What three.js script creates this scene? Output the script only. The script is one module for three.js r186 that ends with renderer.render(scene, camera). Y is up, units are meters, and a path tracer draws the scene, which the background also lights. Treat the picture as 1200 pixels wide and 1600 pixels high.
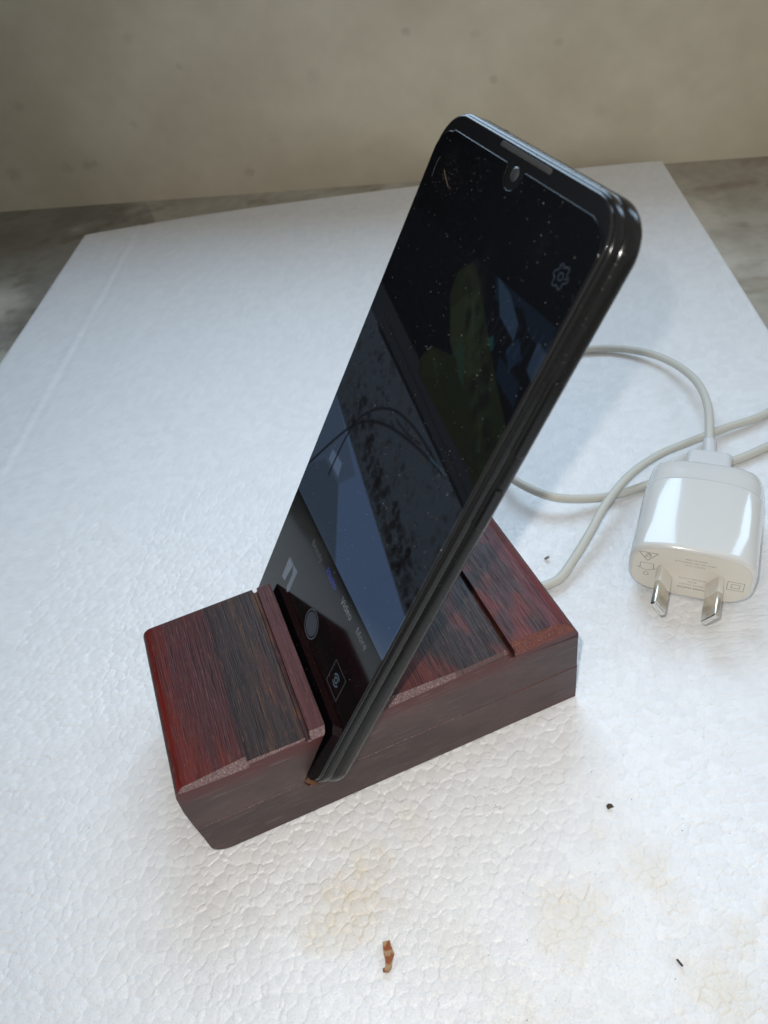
import * as THREE from 'three';
import { mergeGeometries, mergeVertices, toCreasedNormals } from 'three/addons/utils/BufferGeometryUtils.js';
import { RectAreaLightUniformsLib } from 'three/addons/lights/RectAreaLightUniformsLib.js';
import { Brush, Evaluator, SUBTRACTION } from 'three-bvh-csg';

// ------------------------------------------------------------------ camera, lights, exposure
const MM = 0.001;                                   // everything below is measured in millimetres
const scene = new THREE.Scene();
const camera = new THREE.PerspectiveCamera(66.36, 768 / 1024, 0.005, 20);
camera.position.set(39.85 * MM, 228.53 * MM, 120.97 * MM);
camera.quaternion.setFromRotationMatrix(new THREE.Matrix4().makeBasis(
  new THREE.Vector3(0.922004, -0.135906, 0.362544), new THREE.Vector3(0.345340, 0.712053, -0.611327), new THREE.Vector3(-0.175067, 0.688847, 0.703450)));
camera.focus = 0.262; camera.userData.fStop = 21;

const renderer = new THREE.WebGLRenderer({ antialias: true });
renderer.toneMapping = THREE.LinearToneMapping;
renderer.toneMappingExposure = 1;
renderer.shadowMap.enabled = true;
RectAreaLightUniformsLib.init();

scene.background = new THREE.Color().setRGB(0.48, 0.475, 0.465);   // dim light of the place behind the camera
const FLASH = { at: [34, 248, 110], intensity: 0.124, color: [1.0, 0.955, 0.89] };
const WINDOWS = [[120, 580], [860, 1130]], SILL = 240, HEAD = 900, DAYLIGHT = { radiance: 4.9, color: [0.66, 0.90, 1.155] };
const WALL_AT = [-58.1, -8, -634.4], WALL_TURN = -Math.atan2(0.5133225, 0.8581958);

// ------------------------------------------------------------------ helpers
const clamp = (x, a = 0, b = 1) => Math.min(b, Math.max(a, x));
const smooth = (a, b, x) => { const t = clamp((x - a) / (b - a)); return t * t * (3 - 2 * t); };
const mix = (a, b, t) => a + (b - a) * t;
const mix3 = (a, b, t) => [mix(a[0], b[0], t), mix(a[1], b[1], t), mix(a[2], b[2], t)];
function rnd(seed) { let s = seed >>> 0; return () => { s = (s + 0x6d2b79f5) | 0; let t = Math.imul(s ^ (s >>> 15), 1 | s); t = (t + Math.imul(t ^ (t >>> 7), 61 | t)) ^ t; return ((t ^ (t >>> 14)) >>> 0) / 4294967296; }; }
function h2(x, y, s = 0) { let n = Math.imul(x | 0, 374761393) + Math.imul(y | 0, 668265263) + Math.imul(s | 0, 2147483647 ^ 0x5bd1e995); n = Math.imul(n ^ (n >>> 13), 1274126177); n = Math.imul(n ^ (n >>> 16), 2246822519); return ((n ^ (n >>> 15)) >>> 0) / 4294967296; }
function vnoise(x, y, s = 0) { const xi = Math.floor(x), yi = Math.floor(y), fx = x - xi, fy = y - yi, u = fx * fx * (3 - 2 * fx), v = fy * fy * (3 - 2 * fy); return mix(mix(h2(xi, yi, s), h2(xi + 1, yi, s), u), mix(h2(xi, yi + 1, s), h2(xi + 1, yi + 1, s), u), v); }
function fbm(x, y, s = 0, o = 4) { let a = 0.5, t = 0, n = 0; for (let i = 0; i < o; i++) { t += a * vnoise(x, y, s + i * 17); n += a; x *= 2.03; y *= 2.03; a *= 0.5; } return t / n; }
const toS = (c) => { c = clamp(c); return Math.round(255 * (c <= 0.0031308 ? c * 12.92 : 1.055 * Math.pow(c, 1 / 2.4) - 0.055)); };
function tex(w, h, fn, color = true, repeat = false) {                 // fn(u, v) gives linear rgb or one number
  const d = new Uint8Array(w * h * 4);
  for (let j = 0; j < h; j++) for (let i = 0; i < w; i++) {
    const c = fn((i + 0.5) / w, (j + 0.5) / h), k = 4 * (j * w + i);
    if (color) { d[k] = toS(c[0]); d[k + 1] = toS(c[1]); d[k + 2] = toS(c[2]); } else d[k] = d[k + 1] = d[k + 2] = Math.round(255 * clamp(c));
    d[k + 3] = 255;
  }
  const t = new THREE.DataTexture(d, w, h, THREE.RGBAFormat);
  if (color) t.colorSpace = THREE.SRGBColorSpace;
  t.magFilter = THREE.LinearFilter; t.minFilter = THREE.LinearMipmapLinearFilter; t.generateMipmaps = true;
  if (repeat) t.wrapS = t.wrapT = THREE.RepeatWrapping;
  t.needsUpdate = true; return t;
}
function canvasTex(c) { const t = new THREE.CanvasTexture(c); t.colorSpace = THREE.SRGBColorSpace; t.anisotropy = 8; return t; }
const rgb = (r, g, b) => new THREE.Color().setRGB(r, g, b);
const std = (o) => new THREE.MeshStandardMaterial(o), phys = (o) => new THREE.MeshPhysicalMaterial(o);
const taken = {};
function numbered(n) { const k = taken[n] = (taken[n] ?? -1) + 1; return k ? `${n}_${String(k).padStart(3, '0')}` : n; }
function mesh(name, geo, mat, parent) {                              // geometry in mm -> one named mesh under parent
  geo.scale(MM, MM, MM);
  const m = new THREE.Mesh(geo, mat); m.name = parent === scene ? numbered(name) : name; m.castShadow = m.receiveShadow = true; parent.add(m); return m;
}
function thing(name, label, category, at = [0, 0, 0], turn = 0) {
  const g = new THREE.Group(); g.name = numbered(name); g.position.set(at[0] * MM, at[1] * MM, at[2] * MM); g.rotation.y = turn;
  if (label) g.userData = { label, category };
  scene.add(g); return g;
}
// uv of every triangle by the way it faces; groups: 0 faces across z (tops, sides), 1 ends (front, back), 2 chamfers between them
function boxUV(geo, su, sv, groups = false) {
  geo = geo.index ? geo.toNonIndexed() : geo;
  const p = geo.attributes.position, uv = new Float32Array(p.count * 2), A = new THREE.Vector3(), B = new THREE.Vector3(), C = new THREE.Vector3(), n = new THREE.Vector3(), kinds = [];
  for (let i = 0; i < p.count; i += 3) {
    A.fromBufferAttribute(p, i); B.fromBufferAttribute(p, i + 1); C.fromBufferAttribute(p, i + 2);
    n.copy(B).sub(A).cross(C.clone().sub(A)).normalize();
    const ax = Math.abs(n.x), ay = Math.abs(n.y), az = Math.abs(n.z), k = az > 0.9 ? 1 : (az > 0.25 && ay > 0.25) ? 2 : 0;
    kinds.push(k);
    [A, B, C].forEach((q, j) => {
      const [u, v] = k === 1 ? [q.x, q.y] : k === 2 ? [q.x, -q.z] : ay >= ax ? [q.x, -q.z] : [q.y + (n.x > 0 ? 83 : 0), -q.z];
      uv[2 * (i + j)] = u / su; uv[2 * (i + j) + 1] = v / sv;
    });
  }
  geo.setAttribute('uv', new THREE.BufferAttribute(uv, 2));
  if (!groups) { geo.clearGroups(); return geo; }
  const order = [0, 1, 2].map((k) => kinds.flatMap((q, i) => q === k ? [i] : [])), out = new THREE.BufferGeometry();
  for (const [name, a] of Object.entries(geo.attributes)) {
    if (name === 'color') continue;
    const arr = new Float32Array(a.count * a.itemSize); let o = 0;
    for (const list of order) for (const t of list) for (let j = 0; j < 3 * a.itemSize; j++) arr[o++] = a.array[t * 3 * a.itemSize + j];
    out.setAttribute(name, new THREE.BufferAttribute(arr, a.itemSize));
  }
  let start = 0; order.forEach((list, k) => { if (list.length) out.addGroup(start, list.length * 3, k); start += list.length * 3; });
  return out;
}
function roundRect(w, h, r, cx = 0, cy = 0) {
  const s = new THREE.Shape(), x0 = cx - w / 2, x1 = cx + w / 2, y0 = cy - h / 2, y1 = cy + h / 2;
  s.moveTo(x0 + r, y0); s.lineTo(x1 - r, y0); s.absarc(x1 - r, y0 + r, r, -Math.PI / 2, 0); s.lineTo(x1, y1 - r); s.absarc(x1 - r, y1 - r, r, 0, Math.PI / 2);
  s.lineTo(x0 + r, y1); s.absarc(x0 + r, y1 - r, r, Math.PI / 2, Math.PI); s.lineTo(x0, y0 + r); s.absarc(x0 + r, y0 + r, r, Math.PI, 1.5 * Math.PI);
  return s;
}
function superShape(w, h, n = 3.4, k = 96) { return new THREE.Shape(Array.from({ length: k }, (_, i) => { const a = i / k * 2 * Math.PI, c = Math.cos(a), q = Math.sin(a); return new THREE.Vector2(w / 2 * Math.sign(c) * Math.abs(c) ** (2 / n), h / 2 * Math.sign(q) * Math.abs(q) ** (2 / n)); })); }
function plate(shape, z0, z1, bevel, seg = 4, curve = 14) {            // a slab between z0 and z1 with rounded rims, outline kept
  const g = new THREE.ExtrudeGeometry(shape, { depth: z1 - z0 - 2 * bevel, bevelEnabled: bevel > 0, bevelSize: bevel, bevelOffset: -bevel, bevelThickness: bevel, bevelSegments: seg, curveSegments: curve });
  g.translate(0, 0, z0 + bevel); return g;
}
function creased(g, a = 0.6) {                                         // rounded rims, but caps that stay flat
  g = toCreasedNormals(g, a); const p = g.attributes.position, q = g.attributes.normal, A = new THREE.Vector3(), B = new THREE.Vector3(), C = new THREE.Vector3(), n = new THREE.Vector3();
  for (let i = 0; i < p.count; i += 3) { A.fromBufferAttribute(p, i); B.fromBufferAttribute(p, i + 1); C.fromBufferAttribute(p, i + 2); n.copy(B).sub(A).cross(C.sub(A)).normalize(); if (Math.max(Math.abs(n.x), Math.abs(n.y), Math.abs(n.z)) > 0.9995) for (let j = 0; j < 3; j++) q.setXYZ(i + j, n.x, n.y, n.z); }
  return g;
}

// ------------------------------------------------------------------ the wall, its window and the counter
const wallG = thing('wall', 'dirty beige painted wall rising behind the white foam sheet', 'wall', WALL_AT, WALL_TURN);
{
  const s = new THREE.Shape([[-700, 0], [1700, 0], [1700, 1300], [-700, 1300]].map(([x, y]) => new THREE.Vector2(x, y)));
  for (const [a, b] of WINDOWS) s.holes.push(new THREE.Path([[a, SILL], [a, HEAD], [b, HEAD], [b, SILL]].map(([x, y]) => new THREE.Vector2(x, y))));
  const g = boxUV(plate(s, -90, 0, 0), 640, 640);
  const spots = [[426, 66, 3, .5], [369, 101, 3.2, .6], [80, 32, 5, .45], [98, 32, 4, .5], [105, 33, 3, .5], [234, 17, 4, .5], [30, 30, 6, .4], [168, 116, 4, .3], [558, 75, 4, -.6], [150, 60, 3, .35], [300, 80, 6, .2], [260, 40, 5, .2], [330, 24, 7, .15], [500, 40, 4, .25], [415, 95, 3, .3], [470, 85, 2.5, .35], [60, 80, 4, .4], [200, 95, 2.5, .4]];
  const t = tex(1024, 1024, (u, v) => {
    const x = u * 640, y = v * 640, m = fbm(x / 70, y / 60, 3, 5), f = fbm(x / 9, y / 8, 8, 3);
    let c = mix3([0.60, 0.535, 0.405], [0.68, 0.615, 0.48], smooth(0.3, 0.72, m));
    c = c.map((k) => k * (0.96 + 0.08 * f));
    for (const [sx, sy, r, a] of spots) { const d = Math.hypot(x - sx, (y - sy) * 1.2) / r + (vnoise(x / 2, y / 2, 5) - .5) * .8; const k = 0.45 * a * (1 - smooth(0.3, 1.6, d)); if (k > 0) c = mix3(c, [0.17, 0.14, 0.10], k); else if (k < 0) c = mix3(c, [0.66, 0.62, 0.54], -k); }
    return c;
  }, true, true);
  mesh('plaster', g, std({ map: t, roughness: 0.75 }), wallG);
}
for (const [k, [x0, x1]] of WINDOWS.entries()) {
  const winG = thing('window', ['bright left-hand window in a white frame high in the beige wall', 'bright right-hand window in a white frame high in the beige wall'][k], 'window', WALL_AT, WALL_TURN);
  const y0 = SILL, y1 = HEAD, w = x1 - x0, h = y1 - y0, white = std({ color: rgb(0.6, 0.6, 0.58), roughness: 0.5 });
  const bar = (a, b, c, d) => { const g = plate(roundRect(b - a, d - c, 2, (a + b) / 2, (c + d) / 2), -50, -12, 1.5, 2, 3); return g; };
  mesh('window_frame', mergeGeometries([bar(x0 + .5, x0 + 34, y0 + .5, y1 - .5), bar(x1 - 34, x1 - .5, y0 + .5, y1 - .5), bar(x0 + 34.5, x1 - 34.5, y0 + .5, y0 + 34), bar(x0 + 34.5, x1 - 34.5, y1 - 34, y1 - .5)]), white, winG);
  mesh('window_sill', plate(roundRect(w + 60, 22, 4, (x0 + x1) / 2, y0 - 11.5), 0.5, 40, 3, 3, 4), white, winG);
  const glow = DAYLIGHT.color.map((c) => c * 0.6);
  mesh('window_pane', new THREE.BoxGeometry(w - 66, h - 66, 4).translate((x0 + x1) / 2, (y0 + y1) / 2, -36), std({ color: rgb(0.02, 0.02, 0.02), roughness: 0.2, emissive: rgb(...glow), emissiveIntensity: 1 }), winG);
  const l = new THREE.RectAreaLight(rgb(...DAYLIGHT.color), DAYLIGHT.radiance, (w - 68) * MM, (h - 68) * MM);
  l.position.set((x0 + x1) / 2 * MM, (y0 + y1) / 2 * MM, -30 * MM); l.rotation.y = Math.PI; l.name = 'window_daylight';   // shines along +z, out of the wall
  winG.add(l);
}
{
  const t = tex(1024, 1024, (u, v) => {
    const x = u * 1400 - 500, z = v * 1400 - 900, q = fbm(x / 55, z / 55, 21, 5), s = fbm(x / 26 + 3 * q, z / 18 + 2 * q, 31, 4), f = fbm(x / 5, z / 5, 41, 3);
    let c = mix3([0.36, 0.33, 0.27], [0.54, 0.51, 0.44], smooth(0.3, 0.7, q));
    c = mix3(c, [0.20, 0.155, 0.105], 0.55 * smooth(0.54, 0.78, s));
    const left = smooth(0.35, 0.6, fbm(x / 60, z / 90, 77, 4) + (x < 60 ? 0.16 : -0.6) - 0.0011 * Math.max(0, z + 400));
    c = mix3(c, [0.085, 0.078, 0.062], 0.6 * left);
    return c.map((k) => k * (0.86 + 0.28 * f));
  });
  const g = new THREE.BoxGeometry(1400, 30, 1400, 1, 1, 1); g.translate(200, -23, -200);
  const p = g.attributes.position, uv = g.attributes.uv; for (let i = 0; i < p.count; i++) uv.setXY(i, (p.getX(i) + 500) / 1400, (p.getZ(i) + 900) / 1400);
  const m = mesh('countertop', g, std({ map: t, roughness: 0.55 }), scene); m.userData.kind = 'structure';
}

{ // the dark cupboard side left of the frame, mirrored as black in the phone's glass
  const cup = thing('cupboard', 'dark cupboard standing against the wall left of the foam', 'cupboard', [-280, -8, -420]);
  const wood = std({ color: rgb(0.03, 0.027, 0.025), roughness: 0.6 });
  mesh('carcass', creased(plate(roundRect(250, 900, 3, 0, 450), -250, 210, 2, 2, 3), 0.4), wood, cup);
  mesh('door', creased(plate(roundRect(240, 880, 3, 0, 455), 210.5, 228, 2, 2, 3), 0.4), wood, cup);
}

// ------------------------------------------------------------------ the foam sheet, bead by bead
const FA = 0.39356, FX = 6.71, FZ = -506.37, FC = Math.cos(FA), FS = Math.sin(FA);
const foamLocal = (x, z) => [(x - FX) * FC + (z - FZ) * FS, -(x - FX) * FS + (z - FZ) * FC];
const foamWorld = (a, b) => [FX + a * FC - b * FS, FZ + a * FS + b * FC];
const CELL = 3.3;
function bead(x, y) {                                                // nearest bead and the distance to its rim; rows are offset like packed balls
  const cj = Math.floor(y / (CELL * 0.88)); let d1 = 1e9, d2 = 1e9, id = 0, bx = 0, by = 0, br = 0;
  for (let j = -2; j <= 2; j++) { const b = cj + j, off = (b & 1) * 0.5, ci = Math.floor(x / CELL - off); for (let i = -1; i <= 1; i++) {
    const a = ci + i, px = (a + off + 0.5 + (h2(a, b, 1) - 0.5) * 0.62) * CELL, py = (b + 0.5 + (h2(a, b, 2) - 0.5) * 0.62) * CELL * 0.88;
    const r = (h2(a, b, 3) - 0.5) * 1.9, d = Math.hypot(x - px, y - py) - r;
    if (d < d1) { d2 = d1; d1 = d; id = h2(a, b, 4); bx = x - px; by = y - py; br = r; } else if (d < d2) d2 = d;
  } }
  return { rim: d2 - d1, id, bx, by, br };
}
const STAINS = [[227, 484, 13, 1.1], [238, 476, 8, .7], [290, 492, 12, .75], [283, 497, 6, .5], [311, 478, 9, .65], [325, 509, 13, .75], [329, 499, 8, .6], [246, 464, 7, .35], [318, 489, 6, .4], [300, 470, 5, .3], [262, 500, 9, .3], [342, 492, 6, .6], [205, 492, 6, .2], [275, 515, 10, .5]];
const foamG = thing('foam_sheet', 'white expanded foam sheet lying on the counter under the stand', 'foam sheet', [FX, 0, FZ], -FA);
{
  const line = (...spans) => { const o = []; for (const [a, b, st] of spans) { const n = Math.round((b - a) / st); for (let i = 0; i < n; i++) o.push(a + (b - a) * i / n); } o.push(spans.at(-1)[1]); return o; };
  const W = 425.2, D = 600, X = line([0, 90, 2], [90, 130, 0.7], [130, 345, 0.36], [345, W, 1.4]), Y = line([0, 240, 3.5], [240, 330, 1.1], [330, 390, 0.55], [390, 528, 0.36], [528, D, 3]);
  const nx = X.length, ny = Y.length, pos = new Float32Array((nx + 2) * (ny + 2) * 3), col = new Float32Array((nx + 2) * (ny + 2) * 3), uv = new Float32Array((nx + 2) * (ny + 2) * 2), idx = [];
  for (let jj = 0; jj < ny + 2; jj++) for (let ii = 0; ii < nx + 2; ii++) {
    const i = clamp(ii - 1, 0, nx - 1), j = clamp(jj - 1, 0, ny - 1), skirt = ii === 0 || jj === 0 || ii === nx + 1 || jj === ny + 1;
    let x = X[i], y = Y[j];
    const bow = y < 40 ? -(13 * Math.sin(Math.PI * clamp(x / W)) ** 0.8 + 1) * (1 - y / 40) : 0;
    const k = jj * (nx + 2) + ii; let h = 0, c = [0.80, 0.805, 0.815];
    const b = bead(x + 0.5 * (fbm(x / 3, y / 3, 61, 2) - .5), y + 0.5 * (fbm(x / 3, y / 3, 67, 2) - .5)), deep = 0.55 + 0.6 * fbm(x / 40, y / 40, 91, 2);
    const fine = smooth(230, 410, y), seam = 0.35 + 0.8 * smooth(0.3, 0.7, fbm(x / 4 + 9, y / 4, 93, 2));
    h += fine * (-0.25 * seam * deep * (1 - smooth(0.0, 0.5, b.rim)) - 0.030 * (b.bx * b.bx + b.by * b.by) + (b.id - 0.5) * 0.12 + (b.bx * (h2(b.id * 1e6, 3) - .5) + b.by * (h2(b.id * 1e6, 9) - .5)) * 0.05);
    h += 0.07 * (fbm(x / 1.3, y / 1.3, 51, 2) - 0.5) + 0.9 * (fbm(x / 60, y / 60, 52, 2) - 0.5);
    const g = x - 41.7 + 1.0 * (fbm(y / 50, 0, 5, 2) - .5); if (Math.abs(g) < 9) h += 0.32 * (1 - smooth(0, 2.6, Math.abs(g))) - 0.22 * (1 - smooth(0, 2.5, Math.abs(g - 4)));
    const tone = 1 + (b.id - 0.5) * 0.07 + 0.05 * (fbm(x / 0.9, y / 0.9, 95, 2) - .5); c = c.map((q) => q * tone);
    let st = 0; for (const [sx, sy, r, a] of STAINS) { const d = Math.hypot(x - sx, y - sy) / r + (fbm(x / 3, y / 3, 13, 3) - .5) * 0.9 + (fbm(x / 9, y / 9, 14, 2) - .5) * 1.1; st = Math.max(st, a * (1 - smooth(0.0, 1.3, d))); }
    if (st > 0) c = mix3(c, [0.68, 0.57, 0.39], st * (0.40 + 0.32 * (1 - smooth(0.1, 0.6, b.rim))) * (0.7 + 0.5 * b.id));
    pos.set([x, skirt ? -0.9 : h - 0.25, y + bow], 3 * k); col.set(c, 3 * k); uv.set([x / 46, y / 46], 2 * k);
  }
  for (let j = 0; j < ny + 1; j++) for (let i = 0; i < nx + 1; i++) { const a = j * (nx + 2) + i, b = a + 1, c = a + nx + 2, d = c + 1; idx.push(a, c, b, b, c, d); }
  const g = new THREE.BufferGeometry(); g.setAttribute('position', new THREE.BufferAttribute(pos, 3)); g.setAttribute('color', new THREE.BufferAttribute(col, 3)); g.setAttribute('uv', new THREE.BufferAttribute(uv, 2)); g.setIndex(idx); g.computeVertexNormals();
  const N = 128, bump = tex(1024, 1024, (u, v) => {                     // skin of each bead: tiny facets
    const x = u * N, y = v * N, xi = Math.floor(x), yi = Math.floor(y); let d1 = 9, id = 0, dx = 0, dy = 0;
    for (let j = -1; j <= 1; j++) for (let i = -1; i <= 1; i++) { const a = ((xi + i) % N + N) % N, b = ((yi + j) % N + N) % N, px = xi + i + h2(a, b, 5), py = yi + j + h2(a, b, 6), d = (x - px) ** 2 + (y - py) ** 2; if (d < d1) { d1 = d; id = h2(a, b, 7); dx = x - px; dy = y - py; } }
    const w = 2 * Math.PI * id * 7; return 0.5 + (dx * Math.cos(w) + dy * Math.sin(w)) * 0.32 * id + (h2(x * 8, y * 8, 3) - .5) * 0.05;
  }, false, true);
  const m = mesh('bead_surface', g, phys({ vertexColors: true, roughness: 0.34, bumpMap: bump, bumpScale: 0.00038, specularIntensity: 1 }), foamG); m.userData.kind = 'stuff';
  const body = new THREE.BoxGeometry(W - 0.4, 7.1, D - 3); body.translate(W / 2, -4.45, D / 2);
  mesh('slab', body, std({ color: rgb(0.78, 0.785, 0.795), roughness: 0.6 }), foamG);
}

// ------------------------------------------------------------------ the wooden phone stand
const standG = thing('phone_stand', 'dark red rosewood block with a slanted slot holding the phone', 'phone stand');
{
  const Z0 = -60.6;
  // colour bands run along the grain (z): x decides the band
  const bandTop = (x, z) => {
    const wob = 2.2 * (fbm(z / 26, x / 40, 7, 3) - .5) + 1.1 * (fbm(z / 6, x / 3, 9, 2) - .5), X = x + wob;
    const st = fbm(x / 0.42, z / 40, 15, 3), st2 = fbm(x / 2.2, z / 34, 25, 3);
    const red = [0.135, 0.011, 0.008], wine = [0.068, 0.018, 0.019], plum = [0.056, 0.019, 0.019], dark = [0.036, 0.022, 0.020], strip = [0.080, 0.022, 0.021];
    let c;
    if (x < 37) { c = mix3(red, wine, smooth(1.5, 6, X - 4 * smooth(-22, -4, z) * fbm(x / 3, z / 9, 71, 2))); c = mix3(c, plum, smooth(9, 17, X) * 0.7); c = mix3(c, [0.10, 0.018, 0.014], 0.85 * smooth(0.5, 0.7, st2 + 0.14 * smooth(-34, -8, z)) * (1 - smooth(15, 19, X))); c = mix3(c, mix3(dark, [0.055, 0.022, 0.020], smooth(0.5, 0.75, fbm(x / 4, z / 22, 39, 2))), smooth(17.2, 21.5, X)); c = mix3(c, [0.012, 0.009, 0.009], 0.6 * (1 - smooth(0.2, 1.3, Math.abs(X - 19.8)))); c = mix3(c, [0.10, 0.05, 0.022], 0.55 * smooth(0.62, 0.8, fbm(x / 0.9, z / 18, 33, 2)) * smooth(20, 23, X)); c = mix3(c, [0.13, 0.06, 0.02], 0.7 * smooth(35.0, 36.2, x) * smooth(0.35, 0.6, fbm(z / 6, 1, 8, 2))); }
    else if (x < 50) c = strip;
    else { const p = fbm(x / 9, z / 20, 45, 3); c = mix3(dark, [0.10, 0.026, 0.022], smooth(0.5, 0.68, p)); c = mix3(c, [0.11, 0.025, 0.02], smooth(62, 68, X) * (1 - smooth(74, 78, X)) * smooth(-16, -6, z) * .9); c = mix3(c, mix3([0.058, 0.024, 0.024], [0.135, 0.026, 0.022], smooth(0.4, 0.62, fbm(x / 8, z / 12, 46, 3))), smooth(99, 101, x)); c = mix3(c, [0.15, 0.03, 0.032], smooth(112, 117, X) * 0.85); }
    const pore = smooth(0.62, 0.72, fbm((x + 0.5 * wob) / 0.2, z / 9, 55, 2));
    c = c.map((k) => k * (0.84 + (0.25 + 0.75 * fbm(x / 5, z / 15, 19, 2)) * 1.0 * (st - 0.5))); c = mix3(c, [0.008, 0.006, 0.006], (0.25 + 0.6 * fbm(x / 6, z / 18, 29, 2)) * pore);
    const glint = smooth(0.70, 0.80, fbm(x / 0.2 + 50, z / 4, 65, 2)); c = mix3(c, [0.17, 0.075, 0.045], 0.36 * glint); const du = fbm(x / 0.16 + 9, z / 0.16, 61, 2); return mix3(c, [0.42, 0.38, 0.35], 0.6 * smooth(0.87, 0.92, du));
  };
  const xz = (u, v) => [u * 128, -v * 64];
  const topMap = tex(2048, 512, (u, v) => bandTop(...xz(u, v)));
  const topBump = tex(2048, 512, (u, v) => { const [x, z] = xz(u, v); return 0.75 - 0.6 * smooth(0.58, 0.72, fbm(x / 0.2, z / 9, 55, 2)) + 0.2 * (fbm(x / 0.7, z / 30, 75, 2) - .5); }, false);
  const endMap = tex(1280, 640, (u, v) => {
    const x = u * 128, y = v * 64, r = Math.hypot(x - 30, (y + 160)) , ring = fbm(r / 1.1, x / 60, 85, 3), m = fbm(x / 14, y / 7, 86, 4), f = fbm(x / 0.4, y / 0.35, 87, 2);
    let c = mix3([0.053, 0.030, 0.029], [0.076, 0.043, 0.041], smooth(0.3, 0.7, m));
    c = mix3(c, [0.078, 0.013, 0.015], 0.92 * smooth(29.5, 36.2, y + 1.2 * (fbm(x / 7, 0, 4, 2) - .5)));
    c = c.map((k) => k * (0.78 + 0.16 * ring + 0.28 * f));
    if (y < 17.3) c = c.map((k) => k * (0.86 + 0.1 * m));
    const scr = smooth(0.74, 0.8, fbm(x / 9, y / 0.5 + x / 40, 88, 2)); return mix3(c, [0.16, 0.14, 0.13], 0.35 * scr);
  });
  const endBump = tex(1024, 512, (u, v) => fbm(u * 128 / 0.5, v * 64 / 0.4, 96, 3), false);
  const rawMap = tex(2048, 1024, (u, v) => { const x = u * 128, z = -v * 64, f = fbm(x / 0.13, z / 0.13, 97, 3), redder = smooth(96, 102, x); let c = mix3(mix3([0.09, 0.045, 0.046], [0.085, 0.014, 0.012], redder), mix3([0.30, 0.215, 0.215], [0.22, 0.075, 0.04], redder), smooth(0.52, 0.74, f)); if (x > 82 && x < 97.5) c = mix3(c, [0.06, 0.025, 0.026], 0.75); return c; });
  const rawBump = tex(2048, 1024, (u, v) => fbm(u * 128 / 0.13, v * 64 / 0.13, 98, 2), false);
  const top = phys({ map: topMap, bumpMap: topBump, bumpScale: 0.00008, roughness: 0.46, specularIntensity: 0.5 });
  const end = phys({ map: endMap, bumpMap: endBump, bumpScale: 0.00005, roughness: 0.5, specularIntensity: 1 });
  const raw = phys({ map: rawMap, bumpMap: rawBump, bumpScale: 0.00012, roughness: 0.55 });
  const ext = (pts, bevel) => { const s = new THREE.Shape(pts.map(([x, y]) => new THREE.Vector2(x, y))); const g = plate(s, Z0, 0, bevel, 3, 6); return g; };
  const arc = (cx, cy, r, a0, a1, n) => Array.from({ length: n + 1 }, (_, i) => { const a = (a0 + (a1 - a0) * i / n) * Math.PI / 180; return [cx + r * Math.cos(a), cy + r * Math.sin(a)]; });
  const ev = new Evaluator(); ev.attributes = ['position', 'normal', 'uv']; ev.useGroups = false;
  // a wedge along x that takes the front top edge off: depth dz on the top, dy on the front
  const cut = (g, list) => {
    for (const [x0, x1, dz, dy, e0 = 0, e1 = 0] of list) {
      const Y = 38.8;
      // prism with corners (top plane, -dz), (front plane, -dy) and a far outer corner
      const P = [[Y, -dz], [Y - dy, 0], [Y - dy, 8], [Y + 8, 8], [Y + 8, -dz]];
      const s = new THREE.Shape(P.map(([y, z]) => new THREE.Vector2(-z, y)));
      const pr = new THREE.ExtrudeGeometry(s, { depth: x1 - x0, bevelEnabled: false }); pr.rotateY(Math.PI / 2); pr.translate(x0, 0, 0);
      const q = pr.attributes.position; for (let i = 0; i < q.count; i++) { const t = (q.getX(i) - x0) / (x1 - x0); q.setZ(i, q.getZ(i) + e0 * (1 - t) + e1 * t); }   // narrower towards one end
      const A = new Brush(g), B = new Brush(pr); A.updateMatrixWorld(); B.updateMatrixWorld();
      g = ev.evaluate(A, B, SUBTRACTION).geometry;
    }
    return g;
  };
  const done = (g) => boxUV(creased(g.index ? g.toNonIndexed() : g, 0.5), 128, 64, true);
  const mats = [top, end, raw];
  // upper left piece: rounded left shoulder, a groove, then the slanted wall of the slot
  const LP = [[-1.7, 17.45], [31.0, 17.45], [42.3, 38.75], [37.6, 38.8], [37.35, 37.0], [36.3, 37.0], [36.0, 38.85], ...arc(1.9, 35.4, 3.5, 88, 172, 8), [-2.0, 28]];
  mesh('left_block', done(cut(ext(LP, 0.45), [[-6, 19.4, 2.4, 2.0, 1.7, 0], [37.45, 46, 2.1, 1.8, 0.2, 0], [19.45, 37.4, 0.7, 0.6, 0, 0.3]])), mats, standG);
  // upper right piece: wall of the slot behind the phone, a groove and the rounded right shoulder
  const RP = [[42.4, 17.45], [121.9, 17.45], [121.6, 34.5], ...arc(115.9, 33.0, 5.7, 4, 90, 10), [100.5, 38.75], [100.3, 35.4], [98.9, 35.4], [98.7, 38.8], [55.7, 38.8]];
  mesh('right_block', done(cut(ext(RP, 0.45), [[50, 84, 2.3, 1.9, -0.2, 1.1], [100.6, 126, 3.8, 2.8, 0.5, 0.9], [84.1, 98.5, 1.1, 0.9, 0, -0.4]])), mats, standG);
  const SP = [...arc(4.6, 6.0, 6.0, 195, 270, 8), [122.0, 0.0], [122.0, 17.35], [42.3, 17.35], [40.6, 14.0], [32.2, 14.6], [31.2, 17.35], [-1.6, 17.35], [-1.3, 10]];
  mesh('base_block', done(ext(SP, 0.4)), mats, standG);
}

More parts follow.
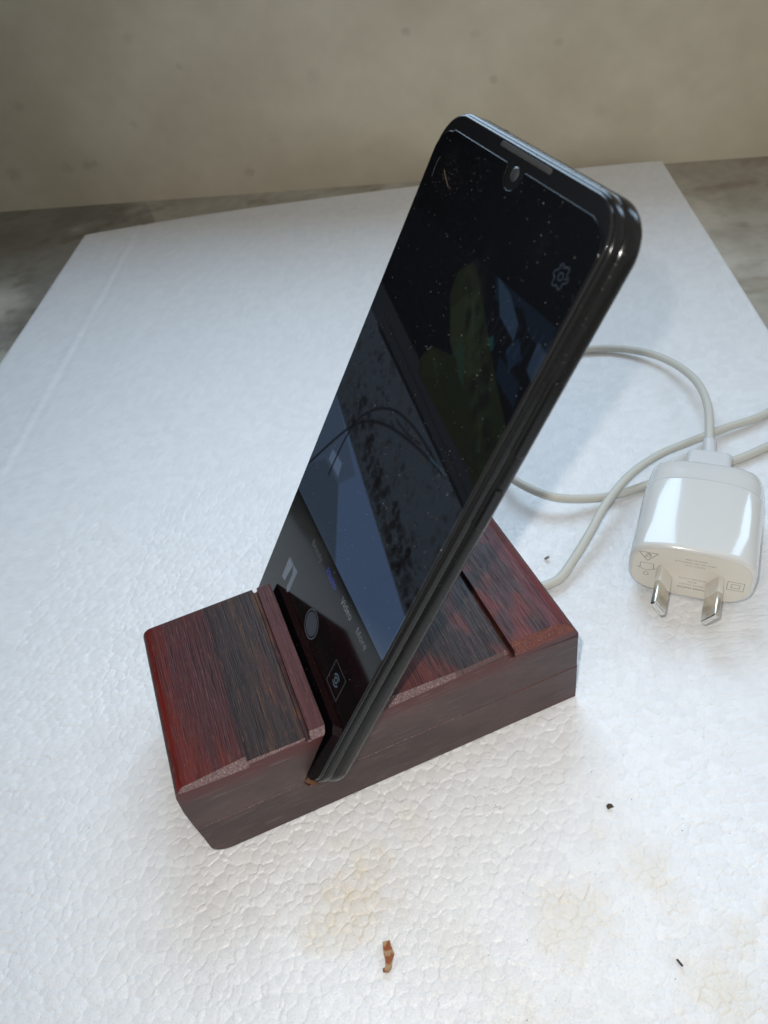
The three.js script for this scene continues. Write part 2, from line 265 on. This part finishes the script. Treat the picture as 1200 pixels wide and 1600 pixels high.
// ------------------------------------------------------------------ the phone
const PT = 1.01088, PU = new THREE.Vector3(Math.cos(PT), Math.sin(PT), 0), PN = new THREE.Vector3(-PU.y, PU.x, 0);
const phoneG = thing('smartphone', 'black smartphone leaning in the slot of the wooden stand, camera app open', 'phone');
phoneG.setRotationFromMatrix(new THREE.Matrix4().makeBasis(new THREE.Vector3(0, 0, 1), PU, PN));
phoneG.position.set(35.6 * MM, 25.06 * MM, (5.9 - 38) * MM);           // local x = 38 - w, y = along the phone, z = out of the screen
{
  const U0 = -7.2, U1 = 165.6, H = U1 - U0, CY = (U0 + U1) / 2;
  const gloss = phys({ color: rgb(0.012, 0.012, 0.014), roughness: 0.22, clearcoat: 0.6, clearcoatRoughness: 0.08 });
  const wear = tex(512, 512, (u, v) => { const s = smooth(0.7, 0.8, fbm(u * 90, v * 90, 3, 2)); return 0.13 + 0.10 * fbm(u * 14, v * 14, 5, 3) + 0.25 * s; }, false, true);
  const rim = phys({ color: rgb(0.004, 0.0041, 0.0044), roughness: 1, roughnessMap: wear, specularIntensity: 0.62 });
  mesh('front_glass', creased(plate(roundRect(74.6, H - 1.2, 9.2, 0, CY), -1.0, -0.02, 0.55, 5), 0.5), phys({ color: rgb(0.006, 0.006, 0.007), roughness: 0.06 }), phoneG);
  mesh('frame', boxUV(creased(plate(roundRect(76, H, 10, 0, CY), -3.5, -0.72, 0.9, 6, 18), 0.7), 60, 60), rim, phoneG);
  mesh('back_shell', boxUV(creased(plate(roundRect(76.3, H + 0.3, 10.2, 0, CY), -9.0, -3.0, 2.6, 9, 18), 0.7), 60, 60), rim, phoneG);
  mesh('camera_bump', creased(plate(roundRect(20, 30, 5, 22, 142), -10.2, -8.9, 0.5, 3, 8)), gloss, phoneG);
  // the print of the lit screen, in millimetres: X(w) from the left rim, Y(u) from the top
  const K = 9, CW = 74, CH = 166, cv = document.createElement('canvas'), cl = document.createElement('canvas');
  cv.width = cl.width = CW * K; cv.height = cl.height = CH * K;
  const X = (w) => (75 - w) * K, Y = (u) => (164 - u) * K;
  const paint = (c, lit) => {
    const R = rnd(77), path = (pts, fill, close = true) => { c.beginPath(); pts.forEach(([u, w], i) => i ? c.lineTo(X(w), Y(u)) : c.moveTo(X(w), Y(u))); if (close) c.closePath(); if (fill) { c.fillStyle = fill; c.fill(); } };
    const curve = (pts, wd, col) => { c.beginPath(); c.moveTo(X(pts[0][1]), Y(pts[0][0])); for (let i = 1; i < pts.length - 1; i++) c.quadraticCurveTo(X(pts[i][1]), Y(pts[i][0]), X((pts[i][1] + pts[i + 1][1]) / 2), Y((pts[i][0] + pts[i + 1][0]) / 2)); c.lineTo(X(pts.at(-1)[1]), Y(pts.at(-1)[0])); c.strokeStyle = col; c.lineWidth = wd * K; c.lineCap = 'round'; c.stroke(); };
    c.fillStyle = '#020203'; c.fillRect(0, 0, CW * K, CH * K);
    if (!lit) {                                                          // dust, smears and lint on the glass, seen by the flash
      for (let i = 0; i < 1500; i++) { const s = R(), r = (0.035 + 0.10 * s * s * s * s) * K, g = Math.round(70 + 120 * R()); c.fillStyle = `rgb(${g},${g - 4},${g - 12})`; c.beginPath(); c.arc(R() * CW * K, R() * CH * K, r, 0, 7); c.fill(); }
      for (let i = 0; i < 420; i++) { const s = R(), r = (0.055 + 0.085 * s * s) * K, g = Math.round(95 + 95 * R()); c.fillStyle = `rgb(${g},${g - 4},${g - 10})`; c.beginPath(); c.arc(R() * CW * K, R() * CH * K, r, 0, 7); c.fill(); }
      for (let i = 0; i < 26; i++) { c.fillStyle = 'rgba(120,112,104,0.012)'; const x = R() * CW * K, y = R() * CH * K; for (let k = 0; k < 7; k++) { c.beginPath(); c.ellipse(x + (R() - .5) * 5 * K, y + (R() - .5) * 7 * K, (0.6 + 2 * R()) * K, (0.8 + 3 * R()) * K, R() * 3, 0, 7); c.fill(); } }
      for (let i = 0; i < 70; i++) { const x = R() * CW * K, y = R() * CH * K, a = R() * 6, l = (0.3 + R()) * K; c.strokeStyle = '#6a6660'; c.lineWidth = 0.7; c.beginPath(); c.moveTo(x, y); c.lineTo(x + l * Math.cos(a), y + l * Math.sin(a)); c.stroke(); }
      for (const [u, w, n] of [[151, 66, 50], [150, 60, 40], [155, 50, 30], [112, 66, 30], [98, 12, 60], [20, 36, 40], [22, 30, 40], [34, 26, 30], [60, 6, 30]]) for (let i = 0; i < n; i++) { c.fillStyle = ['#5a4c3c', '#77706a', '#463c34'][i % 3]; c.fillRect(X(w + (R() + R() - 1) * 5), Y(u + (R() + R() - 1) * 5), 1 + R(), 1 + R()); }
      curve([[152, 66], [150.5, 63.5], [149.4, 61]], 0.18, '#8a7458'); curve([[149, 70.5], [152, 71], [154, 70.2]], 0.12, '#7d8890'); curve([[117.5, 39], [115.5, 40], [116.6, 41]], 0.12, '#6c7077');
      return;
    }
    // the picture the phone's camera shows
    c.save(); c.beginPath(); c.rect(0, Y(140.6), CW * K, Y(48.2) - Y(140.6)); c.clip();
    c.filter = 'blur(2px)'; path([[48, 80], [141, 80], [141, -4], [48, -4]], '#030407');
    path([[108.5, 80], [116, 80], [108.5, 65.4], [96.2, -1.4], [95, -6], [40, -6], [40, 80]], '#232930');            // counter
    path([[96, -6], [112, 80], [120, 80], [103, -6]], '#14171b');
    for (let i = 0; i < 900; i++) { const u = 50 + 62 * R(), w = 75 * R(); if (u > 96 + w * 0.18) continue; const g = 14 + 26 * R() | 0; c.fillStyle = `rgba(${g},${g + 2},${g + 5},0.5)`; c.beginPath(); c.ellipse(X(w), Y(u), K * (0.2 + 1.3 * R()), K * (0.2 + 0.7 * R()), R() * 3, 0, 7); c.fill(); }
    for (let i = 0; i < 900; i++) { const t = R(), w = 72 * t, u = 63 + 20 * t + 2.5 * Math.abs(R() + R() + R() - 1.0) * 4, a = R() * 6.3, l = K * (0.3 + 2.2 * R() * R()); c.strokeStyle = `rgba(6,6,7,${0.3 + 0.5 * R()})`; c.lineWidth = 0.6 + 1.6 * R(); c.beginPath(); c.moveTo(X(w), Y(u)); c.lineTo(X(w) + l * Math.cos(a), Y(u) + l * Math.sin(a)); c.stroke(); }
    for (let i = 0; i < 60; i++) { const t = R(), w = 60 * t, u = 64 + 19 * t + 8 * R(); c.fillStyle = `rgba(7,7,8,${0.35 + 0.3 * R()})`; c.beginPath(); for (let k = 0; k < 9; k++) c.lineTo(X(w) + K * (0.5 + 1.6 * R()) * Math.cos(k * 0.7), Y(u) + K * (0.5 + 1.8 * R()) * Math.sin(k * 0.7)); c.fill(); }
    curve([[109.5, 66], [103, 32], [96.2, -1.4]], 0.45, '#07080a'); curve([[113, 66], [106, 32], [99, -1.4]], 0.3, '#0a0b0d'); curve([[104, 52], [99.5, 36], [95, 20]], 0.25, '#2a2522');
    path([[47, 80], [84.2, 80], [82.3, 71.8], [63.5, 1.4], [62, -6], [47, -6]], '#34435a');                        // foam sheet
    path([[47, 80], [84.2, 80], [82.3, 71.8], [73, 47], [65, 53.5], [48, 37]], '#2f3a4a');
    path([[65.2, 53.2], [65.6, 66], [60, 72], [47, 80], [47, 37]], '#28323f'); path([[66.5, 55], [66.8, 64], [70.5, 64], [70.8, 56]], '#465469');
    for (let i = 0; i < 1500; i++) { c.fillStyle = R() > .5 ? 'rgba(150,180,220,0.05)' : 'rgba(0,0,0,0.05)'; c.fillRect(X(75 * R()), Y(48 + 34 * R()), 2, 2); }
    curve([[57, 75], [75.2, 64.2], [85.5, 55.9], [91.7, 45.1], [95.8, 29.7], [97.6, 14], [97.9, 11.5]], 0.62, '#0a0c10');
    curve([[63.6, 60.5], [80, 60.5], [90.2, 54], [97, 44], [99, 33], [98.6, 22], [97.2, 12.4]], 0.55, '#0a0b0e'); curve([[95.8, 40], [95.6, 33], [97.4, 26]], 0.4, '#0b0c0f');
    curve([[97.4, 20], [97.9, 15], [98, 11.6]], 0.5, '#2d4350');
    c.filter = 'blur(1px)';
    path([[135.5, 42], [139.6, 37.8], [138.8, 35.4], [133, 26], [124, 12], [116, -2], [100, -4], [104, 6], [112, 17], [122, 33], [130, 41]], '#11160c');
    path([[134, 40], [138.4, 37.2], [133, 27.5], [124, 14], [118, 16], [126, 32]], '#12180d'); path([[128, 38], [134, 34], [128, 23], [121, 17], [118, 24], [122, 33]], '#171d11'); path([[125, 30], [121.5, 25], [115, 19], [114, 22], [119, 29]], '#15221b');
    path([[117.5, 39.5], [113, 41.5], [109.8, 40], [107, 25], [104, 6], [103, -4], [112, -4], [112, 8], [117.5, 24], [120.3, 28], [119, 33]], '#11140b');
    path([[117, 38.5], [113, 40.5], [110, 37], [113, 31], [118, 31]], '#12180d'); path([[118.5, 31], [114, 31], [111, 22], [113, 12], [117, 22]], '#0f150b');
    path([[141, 28], [141, 2], [134.5, 1], [136, 9], [139, 14], [136.5, 24]], '#0a111b'); path([[141, 27], [139.6, 20], [136, 13], [132.5, 12], [134.5, 20]], '#1b2736'); path([[136, 5], [135, -1], [127, -4], [130, 4]], '#1c2634'); path([[134, 11], [131, 7], [127, 9], [130, 13]], '#0e1826');
    path([[130.6, 19], [128, 16.8], [127, 17.6], [129, 20]], '#0a2a2a'); path([[128, 14], [127, 4], [122, 2], [124, 12]], '#0a121c');
    c.filter = 'blur(3px)'; for (let i = 0; i < 150; i++) { const t = R(), u = 108 + 30 * t, w = 2 + 34 * t + 9 * (R() - .5); c.fillStyle = ['rgba(36,42,24,0.12)', 'rgba(3,4,3,0.34)', 'rgba(26,40,30,0.18)'][i % 3]; c.beginPath(); c.ellipse(X(w), Y(u), K * (0.5 + 1.2 * R()), K * (0.8 + 3 * R()), -0.6 + 0.4 * R(), 0, 7); c.fill(); }
    c.filter = 'blur(1.5px)'; curve([[138, 36.6], [131, 30], [123, 21], [112, 8], [104, 0]], 0.2, 'rgba(52,62,38,0.22)'); curve([[117, 39], [112, 30], [109, 20], [106, 6]], 0.2, 'rgba(46,54,32,0.2)'); for (let i = 0; i < 9; i++) { const w = 2 + 2.6 * i; c.fillStyle = 'rgba(60,82,112,0.16)'; c.fillRect(X(w), Y(139 - 0.2 * w), 0.5 * K, (5 + 4 * R()) * K); }
    c.filter = 'none'; for (let i = 0; i < 380; i++) { const u = 104 + 34 * R(), w = 42 * R(); c.fillStyle = R() > .5 ? 'rgba(70,72,44,0.16)' : 'rgba(0,0,0,0.22)'; c.fillRect(X(w), Y(u), 1 + 2 * R(), 1 + 3 * R()); }
    c.filter = 'none'; c.restore();
    // the app's buttons and words
    const word = (s, w, u, size, col) => { c.fillStyle = col; c.font = `${size * K}px sans-serif`; c.textAlign = 'center'; c.textBaseline = 'middle'; c.fillText(s, X(w), Y(u)); };
    word('Beauty', 49.5, 43.4, 2.9, '#4b4d52'); word('Photo', 36.5, 43.9, 3.1, '#24389c'); word('Video', 23.8, 44.2, 3.1, '#6b7077'); word('More', 12.2, 44.4, 3.1, '#585c63'); word('.', 36.5, 47.2, 3, '#59606c'); word('·', 6.2, 44.4, 3, '#30333a');
    c.fillStyle = '#33373f'; c.beginPath(); c.arc(X(36.2), Y(26.1), 3.75 * K, 0, 7); c.fill(); c.strokeStyle = '#42464f'; c.lineWidth = 0.42 * K; c.beginPath(); c.arc(X(36.2), Y(26.1), 4.4 * K, 0, 7); c.stroke();
    c.strokeStyle = '#43474f'; c.lineWidth = 0.22 * K; c.strokeRect(X(17.8), Y(30.6), 8 * K, 8 * K);
    c.lineWidth = 0.5 * K; c.strokeStyle = '#3f4d5a'; const cx = X(13.8), cy = Y(26.6); c.beginPath(); c.arc(cx, cy, 0.85 * K, 0, 7); c.stroke(); c.beginPath(); c.arc(cx, cy, 1.75 * K, 0.3, 2.5); c.stroke(); c.beginPath(); c.arc(cx, cy, 1.75 * K, 3.4, 5.7); c.stroke();
    path([[21.3, 62.9], [28.9, 63.2], [29.8, 62.6], [29.6, 59.0], [24.0, 60.0], [21.7, 60.2]], '#4a535e'); path([[29.6, 59.0], [30.1, 55.1], [21.7, 55.2], [20.5, 56.0], [21.2, 57.6], [26.8, 57.4]], '#444c57'); path([[29.8, 62.6], [29.8, 58.9], [28.9, 59.0], [28.9, 62.7]], '#3a424c');
    c.strokeStyle = '#2a333d'; c.lineWidth = 0.34 * K; c.beginPath(); for (let i = 0; i <= 72; i++) { const a = i * Math.PI / 36, r = (2.15 + 0.38 * Math.cos(6 * a)) * K; c.lineTo(X(8.1) + r * Math.cos(a), Y(148.7) + r * Math.sin(a)); } c.stroke(); c.beginPath(); c.arc(X(8.1), Y(148.7), 0.75 * K, 0, 7); c.stroke();
  };
  paint(cv.getContext('2d'), false); paint(cl.getContext('2d'), true);
  // the protector: outline with a round bay for the camera and small corners near the top
  const s = new THREE.Shape(), L = -37.0, R = 37.0, B = -6.0, T = 161.0; const r = 8;
  s.moveTo(L + r, B); s.lineTo(R - r, B); s.absarc(R - r, B + r, r, -Math.PI / 2, 0); s.lineTo(R - 0.2, T - 6.5); s.absarc(R - 6.2, T - 6.5, 6, 0, Math.PI / 2.3); s.lineTo(R - 6.8, T); s.lineTo(4.6, T);
  s.absarc(4.6, T - 1.0, 1.0, Math.PI / 2, Math.PI); s.absarc(0.2, T - 1.4, 3.4, 0, -Math.PI, true); s.absarc(-4.2, T - 1.0, 1.0, 0, Math.PI / 2); s.lineTo(L + 6.8, T); s.lineTo(L + 5.8, T - 0.6); s.absarc(L + 6.2, T - 6.5, 6, Math.PI / 1.75, Math.PI); s.lineTo(L, B + r); s.absarc(L + r, B + r, r, Math.PI, 1.5 * Math.PI);
  const g = creased(plate(s, -0.02, 0.32, 0.13, 3, 12), 0.7), p = g.attributes.position, uv = new Float32Array(p.count * 2);
  for (let i = 0; i < p.count; i++) { uv[2 * i] = (p.getX(i) + 37) / CW; uv[2 * i + 1] = (p.getY(i) + 2) / CH; }
  g.setAttribute('uv', new THREE.BufferAttribute(uv, 2));
  mesh('screen', g, phys({ map: canvasTex(cv), emissive: rgb(1, 1, 1), emissiveMap: canvasTex(cl), emissiveIntensity: 1, roughness: 0.07 }), phoneG);
  // speaker slit, front camera, side buttons, microphone
  const grille = tex(256, 32, (u, v) => { const k = Math.sin(u * 256 * 0.9) * Math.sin(v * 32 * 0.9); return k > 0.1 ? [0.10, 0.095, 0.09] : [0.015, 0.015, 0.015]; });
  const sg = plate(roundRect(21.5, 1.2, 0.5, 1.2, 163.7), -0.35, 0.12, 0.1, 2, 4), sp = sg.attributes.position, su = sg.attributes.uv; for (let i = 0; i < sp.count; i++) su.setXY(i, (sp.getX(i) + 9.6) / 21.5, (sp.getY(i) - 163.1) / 1.5);
  mesh('speaker_grille', sg, std({ map: grille, roughness: 0.6, metalness: 0.3 }), phoneG);
  const lens = new THREE.SphereGeometry(1.5, 24, 10, 0, Math.PI * 2, 0, Math.PI / 2); lens.scale(1, 0.25, 1); lens.rotateX(Math.PI / 2); lens.translate(0.2, 159.7, -0.03);
  mesh('front_camera', lens, phys({ color: rgb(0.03, 0.03, 0.035), roughness: 0.08, clearcoat: 1 }), phoneG);
  for (const [a, b] of [[92, 103.5], [112, 131]]) mesh('side_button', creased(plate(roundRect(2.6, b - a, 1.25, 0, 0), 0, 0.7, 0.3, 3, 6).rotateY(Math.PI / 2).translate(37.9, (a + b) / 2, -5.6)), rim, phoneG);
  mesh('microphone_hole', new THREE.CylinderGeometry(0.55, 0.55, 0.3, 14).translate(-20, U1 + 0.06, -6.6), std({ color: rgb(0.002, 0.002, 0.002), roughness: 1 }), phoneG);
}

// ------------------------------------------------------------------ the charger with its two flat pins
const CH_TURN = Math.atan2(-0.685, 0.728);                             // local z points at the pins, local x to the right
const chargerG = thing('wall_charger', 'white glossy plug-in charger with two flat metal pins lying on the foam', 'charger', [177.0, 0, -17.5], CH_TURN);
{
  const white = phys({ color: rgb(0.66, 0.655, 0.63), roughness: 0.16, clearcoat: 0.5, clearcoatRoughness: 0.05 });
  const prof = (w, h, r, n = 9) => roundRect(w, h, r).getSpacedPoints(96);
  // rings from the pin end (z = 0) to the cable end (z = -46): width, height, z
  const rings = [[38.6, 22.2, -0.0], [40.2, 23.8, -0.25], [41.1, 24.6, -0.9], [41.5, 25, -2], [41.6, 25, -12], [41.6, 25, -24], [41.6, 25, -35.4], [41.5, 24.9, -36.0], [41.2, 24.3, -36.3], [41.0, 24.1, -36.8], [40.6, 23.7, -41], [39.6, 22.8, -45.5], [38.4, 21.6, -47.2], [36, 19.4, -48]];
  const pos = [], idx = [], n = 96;
  rings.forEach(([w, h, z], k) => {
    const pts = superShape(w, h, 3.3, n).getPoints().slice(0, n);
    pts.forEach((v) => { const lift = k > 5 && k < 10 ? 1.6 * (v.x / 20) ** 2 * (v.y > 0 ? 1 : 0) : 0; pos.push(v.x, v.y + 12.55 + (h - 25) * -0.02, z + lift); });
  });
  for (let k = 0; k < rings.length - 1; k++) for (let i = 0; i < n; i++) { const a = k * n + i, b = k * n + (i + 1) % n, c = a + n, d = b + n; idx.push(a, c, b, b, c, d); }
  const cap = pos.length / 3; pos.push(0, 12.5, -48); for (let i = 0; i < n; i++) idx.push((rings.length - 1) * n + i, cap, (rings.length - 1) * n + (i + 1) % n);
  const g = new THREE.BufferGeometry(); g.setAttribute('position', new THREE.Float32BufferAttribute(pos, 3)); g.setIndex(idx); g.computeVertexNormals();
  mesh('body', creased(g, 0.9), white, chargerG);
  // printed end: small marks stand upside down
  const K = 40, c = document.createElement('canvas'); c.width = 38.6 * K; c.height = 22.2 * K; const x = c.getContext('2d');
  x.fillStyle = '#d9d4c8'; x.fillRect(0, 0, c.width, c.height); x.translate(c.width / 2, c.height / 2); x.scale(K, K); x.rotate(Math.PI); x.fillStyle = x.strokeStyle = '#8c887f';
  const word = (s, px, py, size, bold) => { x.font = `${bold ? 'bold ' : ''}${size}px sans-serif`; x.textAlign = 'center'; x.textBaseline = 'middle'; x.fillText(s, px, py); };
  word('MADE IN CHINA', -1, 7.3, 0.95); word('INPUT: 100-240V~50/60Hz 0.5A', -1, 5.9, 0.95); word('OUTPUT: 5V 2A', -1, 4.5, 0.95);
  word('SWITCHING ADAPTER', -1, -2.2, 0.95); word('MODEL', -1, -3.7, 0.95); word('INDOOR USE ONLY', -1, -5.2, 0.95); word('POWER ADAPTER', -1, -6.8, 1.15, true);
  x.lineWidth = 0.28; x.beginPath(); x.moveTo(14.4, 3.6 - 0.0); x.lineTo(11.2, 7.6); x.lineTo(17.6, 7.6); x.closePath(); x.stroke(); x.beginPath(); x.arc(14.4, 6.2, 0.9, 0.6, 5.6); x.stroke(); x.beginPath(); x.moveTo(13.4, 6.0); x.lineTo(14.2, 6.9); x.lineTo(15.8, 5.0); x.stroke();
  x.lineWidth = 0.2; x.beginPath(); x.moveTo(12.2, 2.2); x.lineTo(12.2, -0.2); x.lineTo(11.5, -0.2); x.lineTo(14.4, -1.6); x.lineTo(17.3, -0.2); x.lineTo(16.6, -0.2); x.lineTo(16.6, 2.2); x.closePath(); x.stroke(); x.beginPath(); x.arc(14.4, -3.2, 0.8, 0, 7); x.stroke();
  x.strokeRect(-17.4, -3.6, 5.2, 4); x.strokeRect(-16.1, -2.5, 2.6, 1.8);
  const end = plate(superShape(38.55, 22.15, 3.3), -0.6, 0.02, 0), ep = end.attributes.position, eu = end.attributes.uv; for (let i = 0; i < ep.count; i++) eu.setXY(i, ep.getX(i) / 38.6 + 0.5, ep.getY(i) / 22.2 + 0.5);
  end.translate(0, 12.55, 0);
  mesh('end_face', end, phys({ map: canvasTex(c), roughness: 0.4 }), chargerG);
  const steel = phys({ color: rgb(0.72, 0.69, 0.63), metalness: 1, roughness: 0.22 }), nylon = phys({ color: rgb(0.66, 0.64, 0.58), roughness: 0.35 });
  for (const sx of [-1, 1]) {
    const blade = (w, t, z0, z1, b) => { const q = plate(roundRect(t, w, Math.min(0.5, t / 3)), z0, z1, b, 3, 3); q.rotateZ(sx * -0.6); q.translate(sx * 8.2, 11.6, 0); return q; };
    const pin = mesh('pin', creased(blade(6.9, 2.1, 6, 17.2, 0.7)), steel, chargerG);
    mesh('pin_sleeve', creased(blade(7.05, 2.25, -0.4, 6.9, 0.05)), nylon, pin);
    const q = pin.children[0]; q.userData = {};
  }
}

// ------------------------------------------------------------------ the cable
const cableG = thing('charging_cable', 'cream charging cable looping behind the phone to the white charger', 'cable');
{
  const cream = phys({ color: rgb(0.56, 0.55, 0.49), roughness: 0.5 }), pale = phys({ color: rgb(0.62, 0.62, 0.62), roughness: 0.4 });
  const P = [[222.5, 12.6, -66.2], [227.2, 13.0, -72.6], [234.5, 13.0, -82.1], [242.1, 12.0, -93.1], [249.8, 10.0, -109.2], [253.6, 7.0, -127.5], [252.2, 4.4, -144.6], [244.2, 2.6, -159.2], [233.1, 2.0, -167.6], [215, 2, -172], [190, 2, -164], [166, 2.5, -140], [151, 5, -112], [150.2, 8.0, -96.5], [154.8, 7.4, -85.8], [160.9, 6.2, -79.2], [172.9, 4.0, -74.2], [183.5, 2.6, -72.1], [197.3, 2.0, -71.4], [214.2, 2.0, -71], [235.4, 2.0, -66.6], [253.6, 2.0, -67.0], [285, 2, -70], [312, 2, -86], [300, 2, -98], [268.3, 2.2, -84.4], [244.8, 3.2, -84.0], [227.7, 4.4, -82.8], [210.2, 6.2, -80.6], [192.3, 8.0, -74.6], [175.2, 7.6, -65.5], [162.2, 5.6, -56.4], [150.6, 3.6, -49.0], [140.6, 2.4, -44.0], [131, 2, -46], [127, 2, -58], [118, 2, -70], [100, 2, -76], [80, 2, -78]].map((p) => new THREE.Vector3(...p));
  const path = new THREE.CatmullRomCurve3(P, false, 'centripetal');
  mesh('cord', new THREE.TubeGeometry(path, 420, 1.75, 14), cream, cableG);
  // plug, turned like the charger
  const axis = new THREE.Vector3(0.685, 0, -0.728), turn = new THREE.Matrix4().makeRotationY(CH_TURN);
  const plug = plate(roundRect(16.6, 7.4, 2.2), -64, -46, 1.0, 3, 6); plug.translate(0, 12.4, 0); plug.applyMatrix4(turn); plug.translate(177, 0, -17.5);
  mesh('usb_plug', creased(plug), pale, cableG);
  const sr = new THREE.LatheGeometry([[0, 0], [3.1, 0], [3.0, 0.8], [2.6, 3], [2.45, 9], [2.2, 10], [1.2, 10.2]].map(([r, y]) => new THREE.Vector2(r, y)), 20);
  sr.applyQuaternion(new THREE.Quaternion().setFromUnitVectors(new THREE.Vector3(0, 1, 0), new THREE.Vector3(0.60, 0.06, -0.80).normalize())); sr.translate(177 + 0.685 * 63.6, 12.4, -17.5 - 0.728 * 63.6);
  mesh('strain_relief', sr, pale, cableG);
}

// ------------------------------------------------------------------ crumbs on the foam
function flake(pts, th, seed) {                                        // a curled chip: outline in (x, z), uneven thickness
  const R = rnd(seed), s = new THREE.Shape(pts.map(([x, z]) => new THREE.Vector2(x, -z))), g = new THREE.ExtrudeGeometry(s, { depth: th, bevelEnabled: true, bevelSize: 0.12, bevelThickness: 0.12, bevelSegments: 1, steps: 1 });
  g.rotateX(-Math.PI / 2); const q = mergeVertices(g.deleteAttribute('normal').deleteAttribute('uv')), p = q.attributes.position;
  for (let i = 0; i < p.count; i++) p.setY(i, p.getY(i) + 0.35 * Math.sin(p.getX(i) * 1.3 + p.getZ(i) * 0.9) + 0.18 * R());
  q.computeVertexNormals(); return q;
}
const chipTone = tex(128, 128, (u, v) => mix3([0.26, 0.075, 0.022], [0.36, 0.24, 0.13], smooth(0.42, 0.6, fbm(u * 5, v * 5, 3, 3))), true);
function chip(name, label, category, pts, at, th, seed, mat) {
  const g = flake(pts, th, seed), p = g.attributes.position, uv = new Float32Array(p.count * 2); for (let i = 0; i < p.count; i++) { uv[2 * i] = p.getX(i) / 8 + .5; uv[2 * i + 1] = p.getZ(i) / 8 + .5; }
  g.setAttribute('uv', new THREE.BufferAttribute(uv, 2)); const nn = creased(g, 0.3);
  const m = mesh(name, nn, mat, scene); m.position.set(at[0] * MM, at[1] * MM, at[2] * MM); m.userData = { label, category }; return m;
}
const bark = std({ map: chipTone, roughness: 0.6 });
chip('wood_chip', 'brown wood chip lying alone on the foam in front of the stand', 'wood chip', [[0.4, -3.9], [2.1, -3.7], [2.0, -1.6], [2.1, -0.3], [0.9, 1.1], [0.2, 2.6], [-0.9, 3.3], [-2.1, 2.6], [-1.9, 1.9], [-1.2, 2.0], [-0.5, 0.3], [-0.4, -1.3], [-0.1, -2.4]], [36.1, 0.45, 47.4], 0.5, 3, bark);
chip('seed', 'tiny dark brown seed on the foam right of the stand', 'seed', [[-0.5, -0.6], [0.2, -0.9], [0.8, -0.2], [0.9, 0.6], [0.2, 0.4], [-0.6, 0.3]], [110.9, 0.3, 36.5], 0.4, 5, std({ color: rgb(0.055, 0.035, 0.02), roughness: 0.7 }));
chip('crumb', 'small grey brown crumb on the foam between the stand and the cable', 'crumb', [[-0.9, -0.3], [0.1, -0.6], [1.0, 0], [0.5, 0.5], [-0.6, 0.4]], [144, 0.3, -57], 0.25, 8, std({ color: rgb(0.20, 0.15, 0.12), roughness: 0.8 }));
chip('splinter', 'thin black splinter on the foam near the lower right', 'splinter', [[-0.2, -0.9], [0.1, -0.9], [0.25, 0.9], [-0.05, 0.9]], [104.2, 0.25, 78.4], 0.15, 6, std({ color: rgb(0.02, 0.016, 0.014), roughness: 0.8 }));
{
  const m = chip('wood_shaving', 'small rough brown shaving caught in the slot under the phone corner', 'wood shaving', [[-2.6, 0.4], [-0.6, -1.2], [1.6, -1.4], [2.4, 0.3], [0.4, 1.5], [-1.6, 1.6]], [34.2, 18.0, -0.4], 1.2, 9, std({ color: rgb(0.13, 0.055, 0.025), roughness: 0.9 })); m.rotation.set(1.25, 0, 0.6);
  const R = rnd(31), bits = [];
  for (let i = 0; i < 70; i++) { const near = R() < 0.75, x = near ? 60 + 65 * R() : -60 + 240 * R(), z = near ? 10 + 90 * R() : -110 + 200 * R(); if (x > -6 && x < 126 && z < 4 && z > -66) continue; const s = 0.06 + 0.12 * R() * R(), g = new THREE.IcosahedronGeometry(s, 0); g.scale(1 + R(), 0.6, 1); g.rotateY(R() * 6); g.translate(x, 0.12, z); bits.push(g); }
  const d = mesh('dirt_specks', mergeGeometries(bits), std({ color: rgb(0.05, 0.045, 0.035), roughness: 0.9 }), scene); d.userData = { label: 'scattered tiny dark dirt specks on the foam around the stand', category: 'dirt', kind: 'stuff' };
}

// ------------------------------------------------------------------ the flash that lit the picture
{
  const f = thing('flash_lamp', 'small round flash lamp glowing beside the camera', 'flash lamp', FLASH.at);
  f.lookAt(112 * MM, 0, -60 * MM);
  mesh('lamp_lens', new THREE.SphereGeometry(3, 20, 12), std({ color: rgb(0.8, 0.8, 0.78), emissive: rgb(...FLASH.color), emissiveIntensity: 0.8, roughness: 0.4 }), f);
  mesh('lamp_bezel', new THREE.CylinderGeometry(5, 5, 3, 24).rotateX(Math.PI / 2).translate(0, 0, -5), std({ color: rgb(0.02, 0.02, 0.02), roughness: 0.5 }), f);
  const l = new THREE.SpotLight(rgb(...FLASH.color), FLASH.intensity, 0, 58 * Math.PI / 180, 1, 2); l.name = 'flash_light'; l.castShadow = true; l.shadow.radius = 0.15; l.position.set(0, 0, 0.001); l.target.position.set(0, 0, 0.1); f.add(l, l.target);
}

renderer.render(scene, camera);
